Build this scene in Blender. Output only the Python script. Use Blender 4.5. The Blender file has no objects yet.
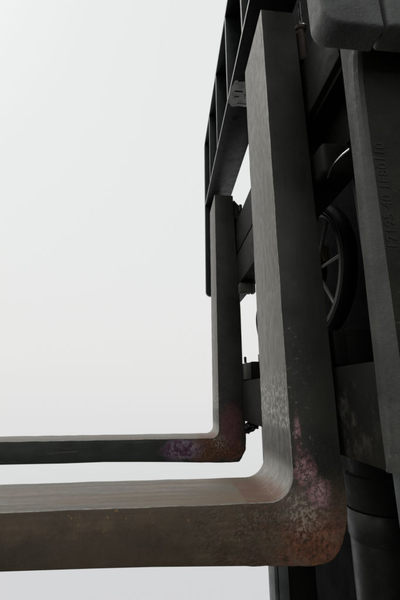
import bpy, bmesh, math, random
from mathutils import Vector, Matrix
random.seed(7)
sc = bpy.context.scene
COL = sc.collection

# ------------------------------------------------------------------ camera
cam = bpy.data.cameras.new('camera')
cam_o = bpy.data.objects.new('camera', cam)
COL.objects.link(cam_o)
cam.sensor_fit = 'VERTICAL'
cam.sensor_height = 36.0
cam.lens = 36.0 * 343.44 / 600.0
cam.clip_start = 0.01
cam.clip_end = 500
yaw, pit, rol = 0.09927, 0.26293, -0.00528
fw = Vector((math.sin(yaw) * math.cos(pit), math.cos(yaw) * math.cos(pit), math.sin(pit)))
rt = Vector((math.cos(yaw), -math.sin(yaw), 0))
up = rt.cross(fw)
r2 = math.cos(rol) * rt + math.sin(rol) * up
u2 = -math.sin(rol) * rt + math.cos(rol) * up
M = Matrix((r2, u2, -fw)).transposed().to_4x4()
M.translation = Vector((-0.12174, -0.34568, 0.09820))
cam_o.matrix_world = M
sc.camera = cam_o

# ------------------------------------------------------------------ sky and light (bright overcast)
SUN_EL, SUN_AZ = math.radians(52), math.radians(-60)      # azimuth from +Y towards +X
world = bpy.data.worlds.new('World')
sc.world = world
world.use_nodes = True
wn, wl = world.node_tree.nodes, world.node_tree.links
wn.clear()
wo = wn.new('ShaderNodeOutputWorld')
bg = wn.new('ShaderNodeBackground')
bg.inputs['Strength'].default_value = 0.1
sky = wn.new('ShaderNodeTexSky')
sky.sky_type = 'NISHITA'
sky.sun_disc = False
sky.sun_elevation = SUN_EL
sky.sun_rotation = SUN_AZ
sky.dust_density = 6
hs = wn.new('ShaderNodeHueSaturation')
hs.inputs['Saturation'].default_value = 0.12
wl.new(sky.outputs[0], hs.inputs['Color'])
tc = wn.new('ShaderNodeTexCoord')
sx = wn.new('ShaderNodeSeparateXYZ')
wl.new(tc.outputs['Generated'], sx.inputs[0])
mr = wn.new('ShaderNodeMapRange')
mr.inputs['From Min'].default_value = -0.45
mr.inputs['From Max'].default_value = 0.55
wl.new(sx.outputs['Z'], mr.inputs['Value'])
cr = wn.new('ShaderNodeValToRGB')
cr.color_ramp.interpolation = 'EASE'
cr.color_ramp.elements[0].color = (0.69, 0.692, 0.706, 1)
cr.color_ramp.elements[1].color = (0.82, 0.835, 0.828, 1)
e = cr.color_ramp.elements.new(0.55)
e.color = (0.815, 0.82, 0.81, 1)
wl.new(mr.outputs[0], cr.inputs[0])
sc10 = wn.new('ShaderNodeVectorMath')
sc10.operation = 'SCALE'
sc10.inputs['Scale'].default_value = 10.0
wl.new(cr.outputs[0], sc10.inputs[0])
mx = wn.new('ShaderNodeMix')
mx.data_type = 'RGBA'
mx.inputs[0].default_value = 0.04
wl.new(sc10.outputs[0], mx.inputs[6])
wl.new(hs.outputs[0], mx.inputs[7])
wl.new(mx.outputs[2], bg.inputs['Color'])
wl.new(bg.outputs[0], wo.inputs[0])

sun = bpy.data.lights.new('sun', 'SUN')
sun.energy = 0.6
sun.angle = math.radians(40)
sun.color = (1, 0.97, 0.93)
sun_o = bpy.data.objects.new('sun', sun)
COL.objects.link(sun_o)
sdir = Vector((math.sin(SUN_AZ) * math.cos(SUN_EL), math.cos(SUN_AZ) * math.cos(SUN_EL), math.sin(SUN_EL)))
sun_o.rotation_euler = sdir.to_track_quat('Z', 'Y').to_euler()
sun_o.location = sdir * 5

vs = sc.view_settings
vs.view_transform = 'Standard'
vs.look = 'None'
vs.exposure = 0
vs.gamma = 1
vs.use_curve_mapping = False

# ------------------------------------------------------------------ node helpers
class NT:
    def __init__(self, name):
        self.m = bpy.data.materials.new(name)
        self.m.use_nodes = True
        self.n, self.l = self.m.node_tree.nodes, self.m.node_tree.links
        self.b = self.n['Principled BSDF']
        self.tc = self.n.new('ShaderNodeTexCoord')
        self.P = self.tc.outputs['Object']

    def put(self, sock, v):
        if isinstance(v, bpy.types.NodeSocket):
            self.l.new(v, sock)
        elif v is not None:
            if hasattr(sock.default_value, '__len__') and len(sock.default_value) == 4 and len(v) == 3:
                v = (*v, 1)
            sock.default_value = v

    def math(self, op, a, b=None, c=None, clamp=False):
        n = self.n.new('ShaderNodeMath'); n.operation = op; n.use_clamp = clamp
        self.put(n.inputs[0], a)
        if b is not None: self.put(n.inputs[1], b)
        if c is not None: self.put(n.inputs[2], c)
        return n.outputs[0]

    def vec(self, op, a, b=None):
        n = self.n.new('ShaderNodeVectorMath'); n.operation = op
        self.put(n.inputs[0], a)
        if b is not None: self.put(n.inputs[1], b)
        return n.outputs['Value'] if op in ('LENGTH', 'DISTANCE') else n.outputs[0]

    def noise(self, scale=10, stretch=(1, 1, 1), off=(0, 0, 0), detail=5, rough=0.6, dist=0.0):
        v = self.vec('MULTIPLY', self.P, stretch)
        v = self.vec('ADD', v, off)
        n = self.n.new('ShaderNodeTexNoise')
        self.l.new(v, n.inputs['Vector'])
        n.inputs['Scale'].default_value = scale
        n.inputs['Detail'].default_value = detail
        n.inputs['Roughness'].default_value = rough
        n.inputs['Distortion'].default_value = dist
        return n.outputs['Fac']

    def voro(self, scale, feature='F1', off=(0, 0, 0)):
        v = self.vec('ADD', self.P, off)
        n = self.n.new('ShaderNodeTexVoronoi')
        n.feature = feature
        self.l.new(v, n.inputs['Vector'])
        n.inputs['Scale'].default_value = scale
        return n.outputs['Distance']

    def ramp(self, v, lo, hi, a=0.0, b=1.0):
        n = self.n.new('ShaderNodeMapRange'); n.interpolation_type = 'SMOOTHSTEP'
        self.put(n.inputs['Value'], v)
        n.inputs['From Min'].default_value = lo; n.inputs['From Max'].default_value = hi
        n.inputs['To Min'].default_value = a; n.inputs['To Max'].default_value = b
        return n.outputs[0]

    def mix(self, f, a, b, blend='MIX'):
        n = self.n.new('ShaderNodeMix'); n.data_type = 'RGBA'; n.blend_type = blend
        self.put(n.inputs[0], f); self.put(n.inputs[6], a); self.put(n.inputs[7], b)
        return n.outputs[2]

    def sep(self):
        n = self.n.new('ShaderNodeSeparateXYZ'); self.l.new(self.P, n.inputs[0])
        return n.outputs

    def blob(self, c, scale, r0, r1, noise=None, amp=0.0):
        """1 inside an ellipsoidal patch with a ragged edge, 0 outside"""
        v = self.vec('SUBTRACT', self.P, c)
        v = self.vec('MULTIPLY', v, scale)
        d = self.vec('LENGTH', v)
        if noise is not None:
            d = self.math('ADD', d, self.math('MULTIPLY', self.math('SUBTRACT', noise, 0.5), amp))
        return self.ramp(d, r1, r0)

    def mul(self, a, b): return self.math('MULTIPLY', a, b)

    def bump(self, h, strength=0.3, dist=0.001, prev=None):
        n = self.n.new('ShaderNodeBump')
        n.inputs['Strength'].default_value = strength
        n.inputs['Distance'].default_value = dist
        self.l.new(h, n.inputs['Height'])
        if prev is not None: self.l.new(prev, n.inputs['Normal'])
        return n.outputs[0]

    def done(self, col, rough=0.5, metal=0.0, spec=0.3, normal=None):
        self.put(self.b.inputs['Base Color'], col)
        self.put(self.b.inputs['Roughness'], rough)
        self.put(self.b.inputs['Metallic'], metal)
        self.put(self.b.inputs['Specular IOR Level'], spec)
        if normal is not None: self.l.new(normal, self.b.inputs['Normal'])
        return self.m


def paint(name, col, rough=0.45, spec=0.3, var=0.35, dust=(0.09, 0.085, 0.075), dust_amt=0.25, bump=0.15, sc_=60):
    t = NT(name)
    n1 = t.noise(14, detail=6)
    n2 = t.noise(sc_, off=(3, 1, 2), detail=6, rough=0.7)
    dark = tuple(c * (1 - var) for c in col); lite = tuple(c * (1 + var) for c in col)
    c = t.mix(t.ramp(n1, 0.3, 0.7), dark, lite)
    d = t.mul(t.ramp(n2, 0.5, 0.8), t.ramp(n1, 0.4, 0.75))
    c = t.mix(t.mul(d, dust_amt), c, dust)
    scr = t.ramp(t.noise(220, (0.12, 1, 1), (5, 5, 5), 3), 0.69, 0.74)
    c = t.mix(t.mul(scr, dust_amt), c, tuple(min(1, k * 2) for k in dust))
    r = t.ramp(n2, 0.3, 0.7, rough - 0.1, rough + 0.12)
    return t.done(c, r, 0, spec, t.bump(t.noise(350, detail=3), bump, 0.0006, t.bump(n2, bump, 0.002)))


M_BLACK = paint('black_gloss_paint', (0.011, 0.0122, 0.0130), 0.38, 0.25, dust_amt=0.18)
M_CARR = paint('carriage_dark_paint', (0.0135, 0.0132, 0.0112), 0.58, 0.14, dust_amt=0.4)
M_UPR = paint('end_plate_worn_paint', (0.0225, 0.0218, 0.0180), 0.62, 0.16, dust_amt=0.3, bump=0.6, sc_=160)
M_BLOCK = paint('near_upright_grey', (0.115, 0.120, 0.115), 0.55, 0.3, var=0.3, dust=(0.26, 0.26, 0.24), dust_amt=0.5, bump=0.8, sc_=140)
M_DARK = paint('mast_black_paint', (0.0095, 0.0095, 0.0085), 0.6, 0.12, dust=(0.04, 0.038, 0.032), dust_amt=0.3)
M_SHADE = paint('truck_black_paint', (0.0065, 0.0068, 0.0068), 0.9, 0.02, dust=(0.02, 0.02, 0.018), dust_amt=0.2, bump=0.05)
M_LIGHTLUG = paint('lit_lug_paint', (0.085, 0.085, 0.074), 0.6, 0.2)  # lugs that catch light: their brightness is put into a paler colour
M_MASTGREY = paint('mast_rail_grey_steel', (0.105, 0.11, 0.112), 0.5, 0.3)
M_TUBE = paint('cylinder_black_paint', (0.0135, 0.0135, 0.0122), 0.38, 0.35, dust_amt=0.25)
M_RUBBER = paint('black_rubber', (0.006, 0.006, 0.006), 0.5, 0.2, dust=(0.02, 0.02, 0.02))
M_GREASE = paint('dried_grease', (0.012, 0.009, 0.010), 0.5, 0.3, dust_amt=0.3, bump=1.0)
M_BROWN = paint('rusty_brown_steel', (0.04, 0.028, 0.02), 0.5, 0.3, dust=(0.12, 0.09, 0.06))
M_YELLOW = paint('faded_yellow_paint', (0.13, 0.10, 0.045), 0.5, 0.3)
M_WHEELRIM = paint('wheel_grey_metal', (0.20, 0.20, 0.19), 0.35, 0.6)


def chrome():
    t = NT('bare_chrome')
    return t.done((0.6, 0.6, 0.58), t.ramp(t.noise(80), 0.3, 0.7, 0.15, 0.35), 1.0, 0.5)
M_CHROME = chrome()


def worn_front(name, off):
    """scraped bare steel on the load side of a fork: grain along the fork, pitted band and rust near the heel"""
    t = NT(name)
    X, Y, Z = t.sep()
    fine = t.noise(420, off=off, detail=4, rough=0.7)
    mott = t.noise(130, (1, 1, 0.5), off, 7, 0.7)
    big = t.noise(11, off=off, detail=5)
    gz = t.math('ADD', t.mul(t.noise(170, (1, 1, 0.09), off, 5, 0.7), 0.4), t.mul(mott, 0.6))
    gx = t.math('ADD', t.mul(t.noise(120, (0.05, 1, 1), off, 5, 0.7), 0.65), t.mul(mott, 0.35))
    onblade = t.ramp(Z, 0.012, 0.002)
    upright = t.math('SUBTRACT', 1, onblade)
    g = t.math('ADD', t.mul(gz, upright), t.mul(gx, onblade))
    c = t.mix(t.ramp(g, 0.30, 0.70), (0.125, 0.119, 0.102), (0.192, 0.184, 0.161))
    c = t.mix(t.ramp(big, 0.4, 0.7, 0, 0.45), c, (0.120, 0.109, 0.090))
    c = t.mix(t.mul(t.ramp(fine, 0.5, 0.72), 0.22), c, (0.26, 0.25, 0.22))
    # dark scratches down the shank
    sc1 = t.ramp(t.noise(210, (1, 1, 0.06), off, 3), 0.655, 0.70)
    c = t.mix(t.mul(sc1, t.mul(0.55, upright)), c, (0.05, 0.045, 0.04))
    # brown handling stain along the blade
    br = t.mul(t.ramp(t.noise(20, (0.3, 1, 1), off, 6, 0.7), 0.36, 0.62), t.mul(onblade, t.ramp(X, -0.42, -0.08, 0.3, 0.95)))
    c = t.mix(br, c, (0.180, 0.130, 0.085))
    ls = t.noise(150, (0.012, 1, 1), (off[0] + 4, off[1], off[2]), 2, 0.5)
    c = t.mix(t.mul(t.mul(t.ramp(ls, 0.66, 0.70), onblade), 0.6), c, (0.32, 0.30, 0.26))
    c = t.mix(t.mul(t.mul(t.ramp(ls, 0.33, 0.29), onblade), 0.5), c, (0.07, 0.058, 0.045))
    # dark band above the fillet, flecked band above that
    zz = t.math('ADD', Z, t.mul(t.math('SUBTRACT', mott, 0.5), 0.012))
    band = t.mul(t.ramp(zz, 0.064, 0.056), t.ramp(zz, 0.026, 0.036))
    c = t.mix(t.mul(band, 0.8), c, t.mix(t.ramp(mott, 0.35, 0.65), (0.035, 0.033, 0.030), (0.10, 0.096, 0.086)))
    fl = t.mul(t.ramp(Z, 0.135, 0.085), t.ramp(Z, 0.060, 0.066))
    fv = t.noise(230, (1, 1, 0.7), (9, 2, 4), 4, 0.65)
    c = t.mix(t.mul(fl, t.mul(t.ramp(fv, 0.52, 0.58), 0.85)), c, (0.40, 0.39, 0.36))
    c = t.mix(t.mul(fl, t.mul(t.ramp(fv, 0.46, 0.40), 0.85)), c, (0.06, 0.055, 0.05))
    # paler fillet: its left-lit shine put into the colour
    fil = t.mul(t.ramp(Z, 0.030, 0.022), t.ramp(Z, 0.0005, 0.006))
    c = t.mix(t.mul(fil, t.ramp(g, 0.4, 0.6, 0.35, 0.75)), c, (0.33, 0.32, 0.29))
    # rust on the blade just before the fillet, with a hard edge
    nz = t.noise(60, off=off, detail=6, rough=0.7)
    edge = t.ramp(t.math('ADD', X, t.mul(t.math('SUBTRACT', nz, 0.5), 0.008)), -0.0455, -0.0435)
    rp = t.mul(t.mul(edge, onblade), t.ramp(t.math('ADD', Y, t.mul(nz, 0.05)), 0.125, 0.085))
    c = t.mix(t.mul(rp, t.ramp(nz, 0.32, 0.58, 0.35, 0.95)), c, (0.155, 0.082, 0.055))
    c = t.mix(t.mul(rp, t.ramp(fine, 0.62, 0.68)), c, (0.35, 0.30, 0.26))
    b = t.bump(t.math('ADD', g, t.mul(t.mul(fl, fv), 2.0)), 0.22, 0.0012, t.bump(fine, 0.25, 0.0004))
    return t.done(c, t.ramp(g, 0.35, 0.65, 0.62, 0.40), 0.0, 0.4, b)


def fork_side(name, far, off):
    """flank of a fork: worn paint on the shank, brown forging scale on the blade, rust and crimson dye at the heel"""
    t = NT(name)
    X, Y, Z = t.sep()
    n1 = t.noise(12, off=off, detail=6, rough=0.6)
    n2 = t.noise(55, off=off, detail=7, rough=0.7)
    n3 = t.noise(210, off=off, detail=6, rough=0.75)
    fine = t.noise(520, off=off, detail=3, rough=0.7)
    sv = t.noise(140, (1, 1, 0.07), off, 5, 0.7)
    sh = t.noise(130, (0.05, 1, 1), off, 5, 0.7)
    worm = t.noise(165, off=off, detail=3, rough=0.55, dist=0.35)
    rid = t.math('ABSOLUTE', t.math('SUBTRACT', worm, 0.5))
    # shank paint: olive black with a satin bloom, rubbed streaks and tiny chips
    paintc = t.mix(t.ramp(n1, 0.3, 0.7), (0.0185, 0.0190, 0.0155), (0.0390, 0.0395, 0.0325))
    paintc = t.mix(t.mul(t.ramp(sv, 0.52, 0.68), 0.4), paintc, (0.045, 0.044, 0.037))
    paintc = t.mix(t.mul(t.ramp(fine, 0.55, 0.72), 0.25), paintc, (0.06, 0.058, 0.05))
    paintc = t.mix(t.mul(t.ramp(n3, 0.67, 0.73), 0.7), paintc, (0.14, 0.135, 0.12))
    if far:
        bladec = t.mix(t.ramp(n1, 0.3, 0.7), (0.020, 0.023, 0.019), (0.038, 0.043, 0.036))
        bladec = t.mix(t.mul(t.ramp(sh, 0.5, 0.68), 0.35), bladec, (0.07, 0.065, 0.055))
    else:
        bladec = t.mix(t.ramp(n2, 0.32, 0.68), (0.066, 0.047, 0.031), (0.135, 0.096, 0.062))
        bladec = t.mix(t.ramp(sh, 0.35, 0.65, 0, 0.6), bladec, (0.068, 0.048, 0.030))
        mid = t.mul(t.ramp(t.math('ADD', Z, t.mul(n2, 0.012)), -0.010, -0.022), t.ramp(X, -0.05, -0.16))
        bladec = t.mix(t.mul(mid, 0.75), bladec, t.mix(t.ramp(n1, 0.3, 0.7), (0.042, 0.039, 0.027), (0.080, 0.063, 0.042)))
        bladec = t.mix(t.mul(t.ramp(fine, 0.52, 0.7), 0.35), bladec, (0.15, 0.115, 0.075))
        spot = t.mul(t.ramp(t.noise(95, off=(3, 3, 8), detail=5, rough=0.7), 0.60, 0.66), t.mul(t.ramp(Z, -0.028, -0.008), t.ramp(n1, 0.42, 0.55)))
        bladec = t.mix(t.mul(spot, 0.8), bladec, (0.30, 0.17, 0.075))
    zz = t.math('ADD', Z, t.mul(t.math('SUBTRACT', n2, 0.5), 0.05))
    c = t.mix(t.ramp(zz, 0.05 if far else 0.030, -0.005 if far else -0.010), paintc, bladec)
    chips = t.mul(t.ramp(n3, 0.58, 0.64), t.blob((0.010, 0, 0.085), (1, 0, 0.25), 0.006, 0.026, n2, 0.03))
    c = t.mix(t.mul(chips, 0.8), c, (0.24, 0.22, 0.20))
    # bloom under the fillet
    c = t.mix(t.mul(t.blob((0.010, 0, -0.002), (1, 0, 1), 0.006, 0.036, n2, 0.04), 0.7), c, (0.115, 0.092, 0.076))
    gouge = t.ramp(t.noise(160, (0.05, 1, 0.9), (off[0] + 2, 1, 5), 3, 0.55), 0.66, 0.70)
    c = t.mix(t.mul(t.mul(gouge, t.ramp(Z, 0.0, -0.006)), 0.5), c, (0.17, 0.14, 0.11))
    # wormy corrosion pits before the heel
    pitz = t.mul(t.blob((-0.038, 0, -0.026), (0.62, 0, 1), 0.010, 0.046, n2, 0.07), t.ramp(t.noise(40, off=(1, 5, 2), detail=4), 0.40, 0.56))
    if far:
        pitz = t.mul(pitz, 0.4)
    c = t.mix(t.mul(pitz, t.mul(t.ramp(n2, 0.40, 0.56), t.ramp(rid, 0.060, 0.020, 0, 0.75))), c, (0.040, 0.030, 0.021))
    c = t.mix(t.mul(pitz, t.mul(t.ramp(rid, 0.060, 0.085), t.mul(t.ramp(n2, 0.42, 0.56), t.ramp(rid, 0.13, 0.095, 0, 0.5)))), c, (0.20, 0.155, 0.11))
    # rust
    rc = t.mix(t.ramp(n3, 0.36, 0.66), (0.052, 0.026, 0.017), (0.29, 0.108, 0.055))
    rc = t.mix(t.mul(t.ramp(n2, 0.5, 0.68), 0.6), rc, (0.33, 0.17, 0.11))
    rmask = t.blob((0.016, 0, -0.034) if not far else (0.024, 0, -0.022), (0.8, 0, 1.2), 0.010, 0.042, n2, 0.075)
    c = t.mix(t.mul(rmask, t.ramp(n2, 0.3, 0.5, 0.4, 0.97)), c, rc)
    if far:
        rm2 = t.blob((-0.03, 0, -0.022), (0.8, 0, 1), 0.014, 0.040, n3, 0.05)
        c = t.mix(t.mul(rm2, 0.85), c, t.mix(t.ramp(n3, 0.35, 0.65), (0.075, 0.035, 0.019), (0.28, 0.125, 0.055)))
    # rust and purple tint scattered round the bend
    wide = t.blob((-0.005, 0, -0.018), (0.62, 0, 1), 0.02, 0.055, n2, 0.04)
    rs = t.ramp(t.noise(85, off=(6, 1, 9), detail=6, rough=0.75), 0.53, 0.62)
    c = t.mix(t.mul(t.mul(wide, rs), 0.6), c, (0.16, 0.070, 0.040))
    ps = t.ramp(t.noise(60, off=(2, 8, 3), detail=6, rough=0.75), 0.54, 0.64)
    c = t.mix(t.mul(t.mul(wide, ps), 0.5), c, (0.15, 0.085, 0.095))
    # pale scraped scale between rust and dye
    salt = t.mul(t.ramp(n3, 0.48, 0.56), t.blob((0.008, 0, -0.010), (0.9, 0, 1.1), 0.008, 0.026, n2, 0.035))
    c = t.mix(t.mul(salt, 0.75), c, (0.36, 0.30, 0.24))
    # crimson crack-test dye, in ragged patches that wear off
    dye = t.mix(t.ramp(n2, 0.36, 0.62), (0.20, 0.045, 0.075), (0.50, 0.30, 0.31))
    if far:
        dm = t.blob((-0.080, 0, -0.022), (0.50, 0, 1), 0.008, 0.030, n2, 0.075)
        dye = t.mix(t.ramp(n2, 0.4, 0.62), (0.12, 0.045, 0.09), (0.62, 0.52, 0.60))
        dm2 = t.blob((0.028, 0, 0.025), (1, 0, 0.6), 0.012, 0.036, n2, 0.05)
        c = t.mix(t.mul(dm2, t.ramp(n3, 0.35, 0.5, 0.3, 0.85)), c, (0.125, 0.045, 0.052))
        wear = t.ramp(n3, 0.34, 0.52, 0.15, 0.95)
    else:
        b1 = t.blob((0.012, 0, 0.026), (1.1, 0, 0.9), 0.007, 0.017, n2, 0.045)
        b2 = t.blob((0.024, 0, 0.007), (1.2, 0, 0.9), 0.007, 0.018, n2, 0.045)
        line = t.blob((0.0075, 0, 0.056), (2.6, 0, 0.42), 0.004, 0.012, n3, 0.014)
        dm = t.math('MAXIMUM', t.math('MAXIMUM', b1, b2), t.mul(line, 0.85))
        crack = t.ramp(t.math('ABSOLUTE', t.math('SUBTRACT', t.noise(70, (1, 1, 0.75), (1, 4, 2), 5, 0.65), 0.5)), 0.006, 0.030)
        dm = t.mul(dm, t.math('ADD', 0.15, t.mul(crack, 0.85)))
        wear = t.mul(t.ramp(n3, 0.40, 0.52, 0.2, 1.0), t.ramp(n2, 0.36, 0.52, 0.25, 0.95))
    c = t.mix(t.mul(dm, wear), c, dye)
    heel = t.blob((0.005, 0, -0.015), (0.55, 0, 0.8), 0.03, 0.07)
    h = t.math('ADD', t.mul(n2, 0.5), t.mul(n3, 0.4))
    nb = t.bump(fine, 0.15, 0.0005, t.bump(h, 0.35, 0.0015))
    nb2 = t.bump(t.mul(t.ramp(rid, 0.0, 0.12), t.math('ADD', t.mul(pitz, 1.0), t.mul(heel, 0.15))), 0.55, 0.0008, nb)
    nb3 = t.bump(t.mul(n2, heel), 0.8, 0.003, nb2)
    return t.done(c, t.ramp(n2, 0.3, 0.7, 0.42, 0.68), 0, 0.3, nb3)


def plain(name, col, rough, spec=0.3, sc_=40, amp=0.25):
    t = NT(name)
    n = t.noise(sc_)
    c = t.mix(t.ramp(n, 0.3, 0.7), tuple(k * (1 - amp) for k in col), tuple(k * (1 + amp) for k in col))
    return t.done(c, rough, 0, spec, t.bump(t.noise(sc_ * 5), 0.2, 0.0005))

M_EDGE = plain('polished_edge', (0.20, 0.19, 0.17), 0.4, 0.4, 120, 0.5)
M_RAILEDGE = plain('lit_rubbed_edge_paint', (0.27, 0.27, 0.26), 0.4, 0.4, 90, 0.35)  # front faces paler: rubbing and sky light both put into the colour
M_LABEL = plain('grey_dirty_label', (0.90, 0.90, 0.88), 0.3, 0.9, 70, 0.3)
M_LABEL.node_tree.nodes['Principled BSDF'].inputs['Metallic'].default_value = 0.75     # foil label
M_INK = plain('black_print', (0.03, 0.03, 0.03), 0.6, 0.1)
M_STAMP = plain('stamped_letter_edge', (0.020, 0.020, 0.019), 0.5, 0.3)

def smeared():
    t = NT('smeared_bar_paint')
    n1, n2 = t.noise(16, detail=6), t.noise(60, (1, 1, 0.7), (2, 0, 5), 7, 0.72, 0.2)
    c = t.mix(t.ramp(n1, 0.3, 0.7), (0.0095, 0.0093, 0.0078), (0.018, 0.0175, 0.0145))
    m = t.mul(t.blob((0.055, -0.018, 0.066), (0, 1, 1.1), 0.02, 0.055, n1, 0.03), t.ramp(n2, 0.5, 0.64))
    c = t.mix(t.mul(m, 0.5), c, (0.085, 0.08, 0.068))
    return t.done(c, 0.6, 0, 0.08, t.bump(n2, 0.2, 0.002))
M_SMEAR = smeared()

# ------------------------------------------------------------------ mesh helpers
def link(name, bm, mats, parent=None, smooth=True, angle=35):
    me = bpy.data.meshes.new(name)
    bmesh.ops.recalc_face_normals(bm, faces=bm.faces)
    bm.to_mesh(me); bm.free()
    if not isinstance(mats, (list, tuple)): mats = [mats]
    for m in mats: me.materials.append(m)
    if smooth:
        me.polygons.foreach_set('use_smooth', [True] * len(me.polygons))
        me.set_sharp_from_angle(angle=math.radians(angle))
    o = bpy.data.objects.new(name, me)
    COL.objects.link(o)
    if parent: o.parent = parent
    return o


def thing(name, label, cat, group=None, loc=(0, 0, 0)):
    o = bpy.data.objects.new(name, None)
    o.empty_display_size = 0.05
    COL.objects.link(o)
    o.location = loc
    o['label'] = label; o['category'] = cat
    if group: o['group'] = group
    return o


def hexa(bm, lo, hi):
    """lo, hi: four corners each (counterclockwise), joined into a closed block"""
    a = [bm.verts.new(p) for p in lo]; b = [bm.verts.new(p) for p in hi]
    fs = [bm.faces.new(a[::-1]), bm.faces.new(b)]
    for i in range(4):
        fs.append(bm.faces.new((a[i], a[(i + 1) % 4], b[(i + 1) % 4], b[i])))
    return fs


def box(bm, x0, x1, y0, y1, z0, z1):
    return hexa(bm, [(x0, y0, z0), (x1, y0, z0), (x1, y1, z0), (x0, y1, z0)],
                [(x0, y0, z1), (x1, y0, z1), (x1, y1, z1), (x0, y1, z1)])


def bevel(bm, w, seg=2, mat=-1, edges=None, ang=30):
    if edges is None:
        bm.normal_update()
        edges = [e for e in bm.edges if len(e.link_faces) == 2 and e.calc_face_angle(0) > math.radians(ang)]
    bmesh.ops.bevel(bm, geom=edges, offset=w, segments=seg, profile=0.5, affect='EDGES', material=mat, clamp_overlap=True)


def bbox(name, x0, x1, y0, y1, z0, z1, mat, parent, w=0.002, seg=2):
    bm = bmesh.new(); box(bm, x0, x1, y0, y1, z0, z1)
    if w: bevel(bm, w, seg)
    return link(name, bm, mat, parent)


def prism(bm, prof, axis, a, b):
    """profile of 2D points extruded along an axis ('Y': prof=(x,z); 'Z': prof=(x,y); 'X': prof=(y,z))"""
    def P(p, t):
        if axis == 'Y': return (p[0], t, p[1])
        if axis == 'Z': return (p[0], p[1], t)
        return (t, p[0], p[1])
    va = [bm.verts.new(P(p, a)) for p in prof]; vb = [bm.verts.new(P(p, b)) for p in prof]
    n = len(prof)
    bm.faces.new(va[::-1]); bm.faces.new(vb)
    for i in range(n):
        bm.faces.new((va[i], va[(i + 1) % n], vb[(i + 1) % n], vb[i]))


def lathe(bm, prof, c, ax='Z', n=40):
    """prof: (radius, height) revolved about an axis through c"""
    rings = []
    for r, h in prof:
        ring = []
        for i in range(n):
            t = 2 * math.pi * i / n
            u, v = r * math.cos(t), r * math.sin(t)
            p = {'Z': (u, v, h), 'Y': (u, h, v), 'X': (h, u, v)}[ax]
            ring.append(bm.verts.new((c[0] + p[0], c[1] + p[1], c[2] + p[2])))
        rings.append(ring)
    for a, b in zip(rings, rings[1:]):
        for i in range(n):
            bm.faces.new((a[i], a[(i + 1) % n], b[(i + 1) % n], b[i]))
    bm.faces.new(rings[0][::-1]); bm.faces.new(rings[-1])


def tube(bm, pts, r, n=12):
    pts = [Vector(p) for p in pts]
    rings = []
    prev = None
    for i, p in enumerate(pts):
        d = (pts[min(i + 1, len(pts) - 1)] - pts[max(i - 1, 0)]).normalized()
        if prev is None:
            a = d.orthogonal().normalized()
        else:
            a = (prev - d * prev.dot(d)).normalized()
        prev = a
        b = d.cross(a)
        rings.append([bm.verts.new(p + r * (math.cos(2 * math.pi * k / n) * a + math.sin(2 * math.pi * k / n) * b)) for k in range(n)])
    for a, b in zip(rings, rings[1:]):
        for k in range(n):
            bm.faces.new((a[k], a[(k + 1) % n], b[(k + 1) % n], b[k]))
    bm.faces.new(rings[0][::-1]); bm.faces.new(rings[-1])


def spline(ctrl, n=12):
    c = [Vector(p) for p in ctrl]
    c = [2 * c[0] - c[1]] + c + [2 * c[-1] - c[-2]]
    out = []
    for i in range(1, len(c) - 2):
        p0, p1, p2, p3 = c[i - 1:i + 3]
        for k in range(n):
            t = k / n
            out.append(0.5 * ((2 * p1) + (-p0 + p2) * t + (2 * p0 - 5 * p1 + 4 * p2 - p3) * t * t + (-p0 + 3 * p1 - 3 * p2 + p3) * t ** 3))
    out.append(c[-2])
    return out


def text_mesh(name, body, size, origin, right, upv, mat, parent, depth=0.0004, align='LEFT'):
    cu = bpy.data.curves.new(name, 'FONT')
    cu.body = body; cu.size = size; cu.extrude = depth; cu.align_x = align; cu.resolution_u = 3
    tmp = bpy.data.objects.new(name + '_tmp', cu)
    COL.objects.link(tmp)
    dg = bpy.context.evaluated_depsgraph_get()
    me = bpy.data.meshes.new_from_object(tmp.evaluated_get(dg))
    bpy.data.objects.remove(tmp); bpy.data.curves.remove(cu)
    me.name = name
    R, U = Vector(right).normalized(), Vector(upv).normalized()
    m = Matrix((R, U, R.cross(U))).transposed().to_4x4(); m.translation = Vector(origin)
    me.transform(m)
    me.materials.clear(); me.materials.append(mat)
    o = bpy.data.objects.new(name, me); COL.objects.link(o); o.parent = parent
    return o

# ------------------------------------------------------------------ unseen ground slab below the raised forks, added to darken undersides
bm = bmesh.new()
box(bm, -9, 9, -12, 1.9, -1.45, -1.25)
gr = link('ground', bm, plain('dark_asphalt', (0.05, 0.05, 0.05), 0.85, 0.2, 30, 0.4))
gr['kind'] = 'structure'

# ------------------------------------------------------------------ the two forks
W, S = 0.100, 0.4657

def arc(cx, cz, r, a0, a1, n):
    return [(cx + r * math.cos(math.radians(a0 + (a1 - a0) * i / n)), cz + r * math.sin(math.radians(a0 + (a1 - a0) * i / n))) for i in range(n + 1)]


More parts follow.
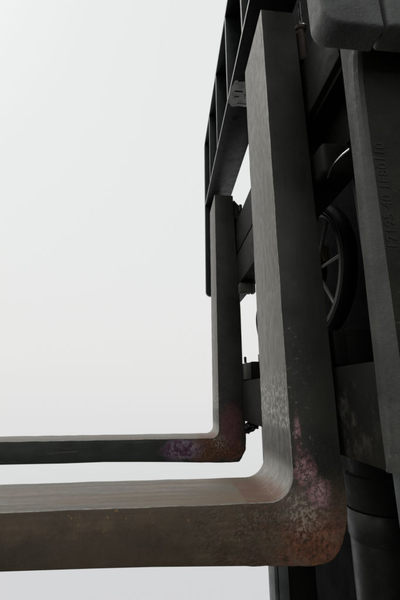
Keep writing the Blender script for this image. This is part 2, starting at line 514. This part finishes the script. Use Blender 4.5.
def fork_profile(far, rnd):
    p = []
    R = 0.024 if not far else 0.018
    p += [(-1.06, -0.004)]
    x = -0.9
    while x < -R - 0.012:
        p.append((x, rnd.uniform(-0.0003, 0.0003))); x += rnd.uniform(0.012, 0.026)
    p += arc(-R, R, R, -90, 0, 9)
    z = R + 0.012
    while z < 0.60:
        p.append((rnd.uniform(-0.00028, 0.00022), z)); z += rnd.uniform(0.009, 0.02)
    p.append((0, 0.6124))
    if far:
        p += [(0.050, 0.6124), (0.054, 0.45), (0.060, 0.30), (0.060, 0.10)]
        heel = [(0.0614, 0.03), (0.0618, 0.003), (0.0610, -0.014), (0.0600, -0.0255), (0.055, -0.035), (0.049, -0.0445), (0.0445, -0.0500),
                (0.035, -0.0510), (0.015, -0.0512), (-0.01, -0.0508), (-0.04, -0.0500)]
    else:
        p += [(0.0475, 0.6124), (0.0490, 0.45), (0.0500, 0.20), (0.0500, 0.09)]
        heel = [(0.0498, 0.055), (0.0494, 0.034), (0.0503, 0.018), (0.0510, 0.002), (0.0503, -0.012), (0.0470, -0.0255), (0.0430, -0.0355),
                (0.0385, -0.0420), (0.0340, -0.0466), (0.0280, -0.0505), (0.018, -0.0518), (0.006, -0.0522), (-0.012, -0.0514), (-0.03, -0.0506), (-0.048, -0.0496)]
    # finer, slightly ragged heel
    fine = []
    for a, b in zip(heel, heel[1:]):
        for k in range(3):
            t = k / 3
            fine.append((a[0] + (b[0] - a[0]) * t + rnd.uniform(-.0004, .0004), a[1] + (b[1] - a[1]) * t + rnd.uniform(-.0004, .0004)))
    p += fine + [heel[-1]]
    for xx, zz in ((-0.08, -0.0482), (-0.13, -0.0466), (-0.18, -0.0455), (-0.25, -0.0440), (-0.33, -0.0432 if not far else -0.0450), (-0.46, -0.0420 if not far else -0.0446), (-0.7, -0.031), (-0.9, -0.019), (-1.06, -0.010)):
        p.append((xx, zz + rnd.uniform(-.0003, .0003)))
    return p


def make_fork(loc, label, far):
    rnd = random.Random(11 if far else 5)
    bm = bmesh.new()
    prism(bm, fork_profile(far, rnd), 'Y', 0, W)
    bm.normal_update()
    ed = [e for e in bm.edges if any(abs(f.normal.y) > 0.9 for f in e.link_faces)]
    bevel(bm, 0.0016, 2, 2, ed)
    bmesh.ops.recalc_face_normals(bm, faces=bm.faces)
    bm.normal_update()
    for f in bm.faces:
        n, c = f.normal, f.calc_center_median()
        if abs(n.y) > 0.9:
            f.material_index = 0
        elif abs(n.y) < 0.05:
            top = n.z > 0.3 and c.z < 0.1 or n.x < -0.5 and c.x < 0.01 and c.z > -0.003
            f.material_index = 1 if top else 0
        else:
            load = (c.z > -0.004 and c.x < 0.004)
            f.material_index = 2 if load else 0
    off = (4.2, 1.3, 7.7) if far else (0.3, 0.9, 0.1)
    mats = [fork_side('far_fork_flank' if far else 'near_fork_flank', far, off),
            worn_front('far_fork_load_face' if far else 'near_fork_load_face', off), M_EDGE]
    o = link('fork', bm, mats, None, angle=40)
    o.location = loc
    o['label'] = label; o['category'] = 'fork'; o['group'] = 'lifting forks hung on the carriage'
    return o

near = make_fork((0, 0, 0), 'nearest thick steel fork with worn pale faces and rusty, pink-stained heel', False)
far = make_fork((0, S, 0), 'thinner-looking farther fork behind, dark flanks and purple stain on the blade', True)

# hooks that hang each fork on the carriage bars, with pins
for f, tk in ((near, 0.0478), (far, 0.0525)):
    bm = bmesh.new()
    hook = [(tk, 0.545), (0.100, 0.536), (0.112, 0.545), (0.112, 0.562), (0.100, 0.570), (0.078, 0.572), (0.068, 0.585), (tk, 0.604)]
    prism(bm, hook, 'Y', 0.004 if f is far else 0.034, W - 0.004)
    bevel(bm, 0.003, 2)
    link('upper_hook', bm, M_CARR, f)
    bm = bmesh.new()
    y0 = -0.0257 if f is far else 0.012
    box(bm, 0.0605, 0.0745, y0, 0.085, 0.126, 0.164)
    bevel(bm, 0.002, 2)
    link('lower_hook', bm, M_LIGHTLUG if f is far else M_DARK, f)  # far hook in the lit tone, near one in a darker copy
    bm = bmesh.new()
    box(bm, 0.076, 0.104, y0 + 0.004, 0.085, 0.1255, 0.167)
    bevel(bm, 0.002, 2)
    link('hook_backing', bm, M_DARK, f)
# locking pins
bm = bmesh.new()
lathe(bm, [(0.0045, 0.560), (0.0045, 0.5775), (0.0035, 0.579)], (0.067, -0.0100, 0), 'Z', 16)
link('locking_pin', bm, M_BLACK, far)
bm = bmesh.new()
lathe(bm, [(0.0030, 0.164), (0.0030, 0.176), (0.0022, 0.1775)], (0.0615, -0.0217, 0), 'Z', 12)
link('retaining_pin', bm, M_BLACK, far)
bm = bmesh.new()
lathe(bm, [(0.006, 0.547), (0.0085, 0.551), (0.0085, 0.585), (0.007, 0.602), (0.0088, 0.604), (0.0088, 0.609), (0.006, 0.611)], (0.0625, 0.02, 0), 'Z', 24)
pin = link('locking_pin', bm, M_BROWN, near)
bm = bmesh.new()
lathe(bm, [(0.0072, 0.6112), (0.0075, 0.613), (0.004, 0.616), (0.0026, 0.618), (0.0026, 0.66), (0.002, 0.662)], (0.0665, 0.02, 0), 'Z', 20)
link('pin_stem', bm, M_CHROME, pin)
# lumps of dried grease on the far hook
bm = bmesh.new()
from mathutils import noise as mnoise
bmesh.ops.create_icosphere(bm, subdivisions=5, radius=1.0)
for v in bm.verts:
    d = v.co.normalized()
    k = 1 + 0.55 * mnoise.fractal(d * 1.6 + Vector((3, 1, 2)), 1.0, 2.0, 5)
    v.co = Vector((0.071 + d.x * 0.0135 * k, -0.012 + d.y * 0.022 * k, 0.0245 + d.z * 0.0115 * k + d.x * 0.005))
link('grease_lump', bm, M_GREASE, far, angle=60)

# ------------------------------------------------------------------ load backrest
br = thing('load_backrest', 'black barred load backrest rising above the forks, sticker under its lower rail', 'load backrest', loc=(0, 0.283, 0.39))
BO = Vector((0, 0.283, 0.39))
def local(o):
    o.data.transform(Matrix.Translation(-BO)); return o

def edged(name, x0, x1, y0, y1, z0, z1, w=0.0012, prof=None):
    bm = bmesh.new(); box(bm, x0, x1, y0, y1, z0, z1)
    bevel(bm, w, 2)
    bm.normal_update()
    for f in bm.faces:
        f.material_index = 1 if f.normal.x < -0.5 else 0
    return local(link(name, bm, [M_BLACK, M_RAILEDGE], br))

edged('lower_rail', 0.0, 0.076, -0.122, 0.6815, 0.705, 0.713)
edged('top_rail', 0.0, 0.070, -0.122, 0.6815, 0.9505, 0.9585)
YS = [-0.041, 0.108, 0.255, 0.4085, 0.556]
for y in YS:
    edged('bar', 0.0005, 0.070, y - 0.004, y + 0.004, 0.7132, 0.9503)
for ya, yb, mt, bw in ((-0.1465, -0.1222, M_BLOCK, 0.0032), (0.682, 0.698, M_BLACK, 0.002)):  # near upright and its plate in grey, far upright in black
    x0, x1, z0, z1, r = 0.0, 0.0538, 0.3905, 0.959, 0.015
    prof = arc(x0 + r, z0 + r, r, 180, 270, 8) + [(x1, z0)] + [(x1, z1)] + arc(x0 + 0.008, z1 - 0.008, 0.008, 90, 180, 4)
    bm = bmesh.new()
    prism(bm, prof, 'Y', ya, yb)
    bm.normal_update()
    bevel(bm, bw, 3, edges=[e for e in bm.edges if any(abs(f.normal.y) > 0.9 for f in e.link_faces)])
    local(link('end_upright', bm, mt, br))
    bm = bmesh.new()
    box(bm, 0.0575, 0.125, ya, yb, 0.393, 0.60)
    bevel(bm, 0.003, 3)
    local(link('mounting_plate', bm, mt, br)) if ya < 0 else bm.free()
# sticker under the lower rail, torn edge
bm = bmesh.new()
pts = [(0.0015, 0.214), (0.004, 0.205), (0.006, 0.1975), (0.011, 0.196), (0.0125, 0.200), (0.018, 0.1995), (0.030, 0.197), (0.046, 0.196), (0.055, 0.1985), (0.0560, 0.258),
       (0.040, 0.2605), (0.026, 0.259), (0.020, 0.2615), (0.013, 0.2625), (0.008, 0.260), (0.0065, 0.2555), (0.002, 0.254), (0.0008, 0.236)]
prism(bm, [(x, y) for x, y in pts], 'Z', 0.7043, 0.70495)
st = local(link('sticker', bm, M_LABEL, br))
def ink(body, size, x, y):
    o = text_mesh('lettering', body, size, (x, y, 0.70425), (1, 0, 0), (0, -1, 0), M_INK, None, 0.0001)
    o.data.transform(Matrix.Translation(-BO)); o.parent = st
ink('TU', 0.013, 0.030, 0.2375)
for x0, x1, y0, y1 in ((0.010, 0.027, 0.2205, 0.2240), (0.012, 0.022, 0.2345, 0.2370), (0.033, 0.052, 0.221, 0.2235), (0.020, 0.05, 0.252, 0.2535)):
    bm = bmesh.new(); box(bm, x0, x1, y0, y1, 0.7041, 0.7043)
    o = local(link('print_line', bm, M_INK, st)); o.parent = st

# ------------------------------------------------------------------ carriage
ca = thing('fork_carriage', 'dark steel carriage whose bars carry both forks, near end plate with stamped numbers', 'fork carriage', loc=(0, 0, 0))
YA, YB = -0.064, 0.64
bbox('upper_bar', 0.0565, 0.098, -0.074, YB, 0.4465, 0.534, M_CARR, ca, 0.0025)
bbox('upper_bar_flange', 0.055, 0.098, 0.22, YB, 0.358, 0.4395, M_CARR, ca, 0.0025)
bbox('bar_recess', 0.088, 0.099, -0.074, 0.2195, 0.384, 0.4395, M_DARK, ca, 0.001)
bbox('bar_lip', 0.055, 0.098, -0.020, 0.2195, 0.342, 0.3835, M_CARR, ca, 0.006, 3)
bbox('bar_web', 0.064, 0.096, -0.070, YB - 0.01, 0.4398, 0.4462, M_DARK, ca, 0)
bbox('lower_bar', 0.055, 0.096, YA, YB, 0.036, 0.1235, M_SMEAR, ca, 0.003)
bbox('bar_stop', 0.0545, 0.084, 0.440, 0.462, 0.3335, 0.3575, M_LIGHTLUG, ca, 0.0015)
bbox('bar_stop', 0.0855, 0.0935, 0.441, 0.462, 0.3335, 0.3575, M_LIGHTLUG, ca, 0.0015)
bbox('center_plate', 0.062, 0.094, 0.262, 0.300, 0.1237, 0.3578, M_DARK, ca, 0.002)
# far end plate
bbox('end_plate', 0.055, 0.088, YB + 0.0005, YB + 0.03, 0.036, 0.50, M_CARR, ca, 0.003)
# near end plate: a lofted upright whose pale front edge faces the load; flares at the top
rows = [  # z, y_far, y_near
    (0.0365, -0.0605, -0.0700), (0.060, -0.0612, -0.0810), (0.110, -0.0640, -0.0850), (0.177, -0.0670, -0.0882), (0.310, -0.0742, -0.0968), (0.385, -0.0770, -0.1008), (0.410, -0.0780, -0.1050), (0.425, -0.0785, -0.1140), (0.440, -0.0790, -0.1185), (0.462, -0.0798, -0.1190)]
bm = bmesh.new()
loops = []
for z, yf, yn in rows:
    ym = yn
    loops.append([bm.verts.new(p) for p in ((0.0555, yf, z), (0.0552, yf - (yf - yn) * 0.34, z), (0.0535, yf - (yf - yn) * 0.46, z), (0.0535, yn + 0.005, z), (0.0560, yn + 0.0014, z), (0.060, min(yn, -0.088 - (z * 0.03)) , z), (0.23, min(yn, -0.088 - z * 0.03), z), (0.23, yf, z))])
n = len(loops[0])
for a, b in zip(loops, loops[1:]):
    for i in range(n):
        bm.faces.new((a[i], a[(i + 1) % n], b[(i + 1) % n], b[i]))
bm.faces.new(loops[0][::-1]); bm.faces.new(loops[-1])
bmesh.ops.recalc_face_normals(bm, faces=bm.faces)
bm.normal_update()
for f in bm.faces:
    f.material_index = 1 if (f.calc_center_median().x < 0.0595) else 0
M_STRIP = paint('pale_grey_strip', (0.056, 0.0555, 0.051), 0.5, 0.3, dust_amt=0.6, bump=0.5, sc_=120)  # front edge in a paler grey than the plate's side
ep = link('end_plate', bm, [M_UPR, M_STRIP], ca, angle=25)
text_mesh('stamped_number', '17195 40 1E80110', 0.0138, (0.0718, -0.0946, 0.2135), (0, -0.03, 1), (-1, 0, 0), M_STAMP, ep, 0.0004)
# ------------------------------------------------------------------ mast
ma = thing('mast', 'dark mast behind the carriage, two upright rails and a lift cylinder', 'mast', loc=(0, 0, 0))
def channel(ys, sgn, x0, x1, name, m, z0=-1.25, z1=1.45, wd=0.045, th=0.012):
    bm = bmesh.new()
    y = ys
    if sgn > 0: prof = [(x0, y), (x1, y), (x1, y + wd), (x1 - th, y + wd), (x1 - th, y + th), (x0 + th, y + th), (x0 + th, y + wd), (x0, y + wd)]
    else: prof = [(x0, y), (x0, y - wd), (x0 + th, y - wd), (x0 + th, y - th), (x1 - th, y - th), (x1 - th, y - wd), (x1, y - wd), (x1, y)]
    prism(bm, prof, 'Z', z0, z1)
    bevel(bm, 0.002, 2)
    return link(name, bm, m, ma)
channel(-0.037, 1, 0.1025, 0.225, 'near_rail', M_MASTGREY, wd=0.043)
bbox('outer_rail', 0.1340, 0.1422, 0.5505, 0.60, -1.25, 0.2, M_MASTGREY, ma, 0.0015)
bbox('inner_rail', 0.1447, 0.1680, 0.5510, 0.60, -1.25, 0.2, M_MASTGREY, ma, 0.0015)
bbox('rail_web', 0.1685, 0.235, 0.556, 0.60, -1.25, 1.45, M_DARK, ma, 0.002)
bbox('tie_plate', 0.205, 0.215, 0.03, 0.55, -0.10, 0.16, M_DARK, ma, 0.002)
bm = bmesh.new()
lathe(bm, [(0.045, -1.2), (0.045, -0.112), (0.0455, -0.108)], (0.200, 0.20, 0), 'Z', 48)
cyl = link('lift_cylinder', bm, M_TUBE, ma)
bm = bmesh.new()
lathe(bm, [(0.0455, -0.1078), (0.0472, -0.104), (0.0472, -0.0705), (0.0465, -0.069)], (0.200, 0.20, 0), 'Z', 48)
link('gland_collar', bm, M_TUBE, cyl)
bm = bmesh.new()
lathe(bm, [(0.0465, -0.0685), (0.0485, -0.066), (0.0485, -0.030), (0.046, -0.024), (0.040, -0.022), (0.040, 0.19), (0.036, 0.195)], (0.203, 0.20, 0), 'Z', 48)
link('gland_nut', bm, M_DARK, cyl)

# spoked wheel seen between the bars
wh = thing('spoked_wheel', 'dark spoked wheel glimpsed between the carriage bars behind the near fork', 'wheel', loc=(0.165, 0.262, 0.322))
bm = bmesh.new()
ringp = [(0.1165, -0.009), (0.1165, 0.012), (0.108, 0.012), (0.106, 0.006), (0.106, -0.004), (0.109, -0.009), (0.112, -0.006)]
N = 64
rings = []
for r, h in ringp:
    rings.append([bm.verts.new((h, r * math.cos(2 * math.pi * i / N), r * math.sin(2 * math.pi * i / N))) for i in range(N)])
for k in range(len(rings)):
    a, b = rings[k], rings[(k + 1) % len(rings)]
    for i in range(N):
        bm.faces.new((a[i], a[(i + 1) % N], b[(i + 1) % N], b[i]))
link('rim', bm, M_WHEELRIM, wh)
bm = bmesh.new()
tyre = []
for k in range(10):
    a = 2 * math.pi * k / 10
    tyre.append((0.1225 + 0.0072 * math.cos(a), 0.003 + 0.013 * math.sin(a)))
rings = [[bm.verts.new((h, r * math.cos(2 * math.pi * i / N), r * math.sin(2 * math.pi * i / N))) for i in range(N)] for r, h in tyre]
for k in range(10):
    a, b = rings[k], rings[(k + 1) % 10]
    for i in range(N):
        bm.faces.new((a[i], a[(i + 1) % N], b[(i + 1) % N], b[i]))
link('tyre', bm, M_RUBBER, wh)
bm = bmesh.new()
lathe(bm, [(0.022, -0.012), (0.026, -0.008), (0.026, 0.012)], (0, 0, 0), 'X', 28)
link('hub', bm, M_DARK, wh)
for k in range(7):
    a = 2 * math.pi * k / 7 + 0.35
    bm = bmesh.new()
    tube(bm, [(0.002, 0.024 * math.cos(a), 0.024 * math.sin(a)), (0.002, 0.1065 * math.cos(a + 0.12), 0.1065 * math.sin(a + 0.12))], 0.0032, 8)
    link('spoke', bm, M_WHEELRIM, wh)

lb = bbox('lug', 0.174, 0.188, 0.240, 0.262, 0.338, 0.372, M_YELLOW, None, 0.003)
lb['label'] = 'faded yellow lug in the dark beside the spoked wheel'; lb['category'] = 'lug'

# thin chrome tube added as the bright glint under the bar lip
bm = bmesh.new()
tube(bm, spline([(0.062, -0.062, 0.339), (0.058, -0.050, 0.3385), (0.057, -0.034, 0.338), (0.060, -0.016, 0.336)], 6), 0.0012, 10)
link('lip_glint_tube', bm, M_CHROME, ca)
# hydraulic lines crowded behind the bars
for pts, r, m in (
        ([(0.20, 0.10, 0.52), (0.195, 0.10, 0.40), (0.19, 0.105, 0.30), (0.19, 0.10, 0.12)], 0.0085, M_RUBBER),
        ([(0.215, 0.125, 0.52), (0.21, 0.125, 0.38), (0.20, 0.13, 0.28), (0.20, 0.125, 0.12)], 0.0085, M_RUBBER),
        ([(0.150, 0.262, 0.322), (0.148, 0.235, 0.285), (0.146, 0.205, 0.245)], 0.0028, M_CHROME),
        ([(0.142, 0.235, 0.330), (0.142, 0.240, 0.27), (0.142, 0.236, 0.215)], 0.0024, M_WHEELRIM),
        ([(0.142, 0.222, 0.300), (0.142, 0.226, 0.25), (0.142, 0.222, 0.205)], 0.0024, M_CHROME)):
    bm = bmesh.new()
    tube(bm, spline(pts, 8), r, 10)
    link('hydraulic_line', bm, m, ma)
for y, z in ((0.100, 0.41), (0.126, 0.36)):
    bm = bmesh.new()
    lathe(bm, [(0.0100, z), (0.0112, z + 0.002), (0.0112, z + 0.014), (0.0100, z + 0.016)], (0.199, y, 0), 'Z', 16)
    link('hose_clip', bm, M_MASTGREY, ma)

# hydraulic hose looping behind the near fork
bm = bmesh.new()
tube(bm, spline([(0.160, 0.476, 0.52), (0.150, 0.476, 0.40), (0.122, 0.476, 0.325), (0.1085, 0.476, 0.272), (0.118, 0.476, 0.21), (0.145, 0.476, 0.16), (0.160, 0.476, 0.05)]), 0.0085, 14)
ho = link('hydraulic_hose', bm, M_RUBBER)
ho['label'] = 'black rubber hose bulging out behind the edge of the near fork'; ho['category'] = 'hose'

# front panel of the truck behind the mast
bm = bmesh.new()
box(bm, 0.34, 0.95, -0.45, 0.93, -1.25, 1.6)
bevel(bm, 0.02, 3)
tb = link('truck_body', bm, M_SHADE)
tb['label'] = 'black truck front in deep shade behind the mast'; tb['category'] = 'truck body'
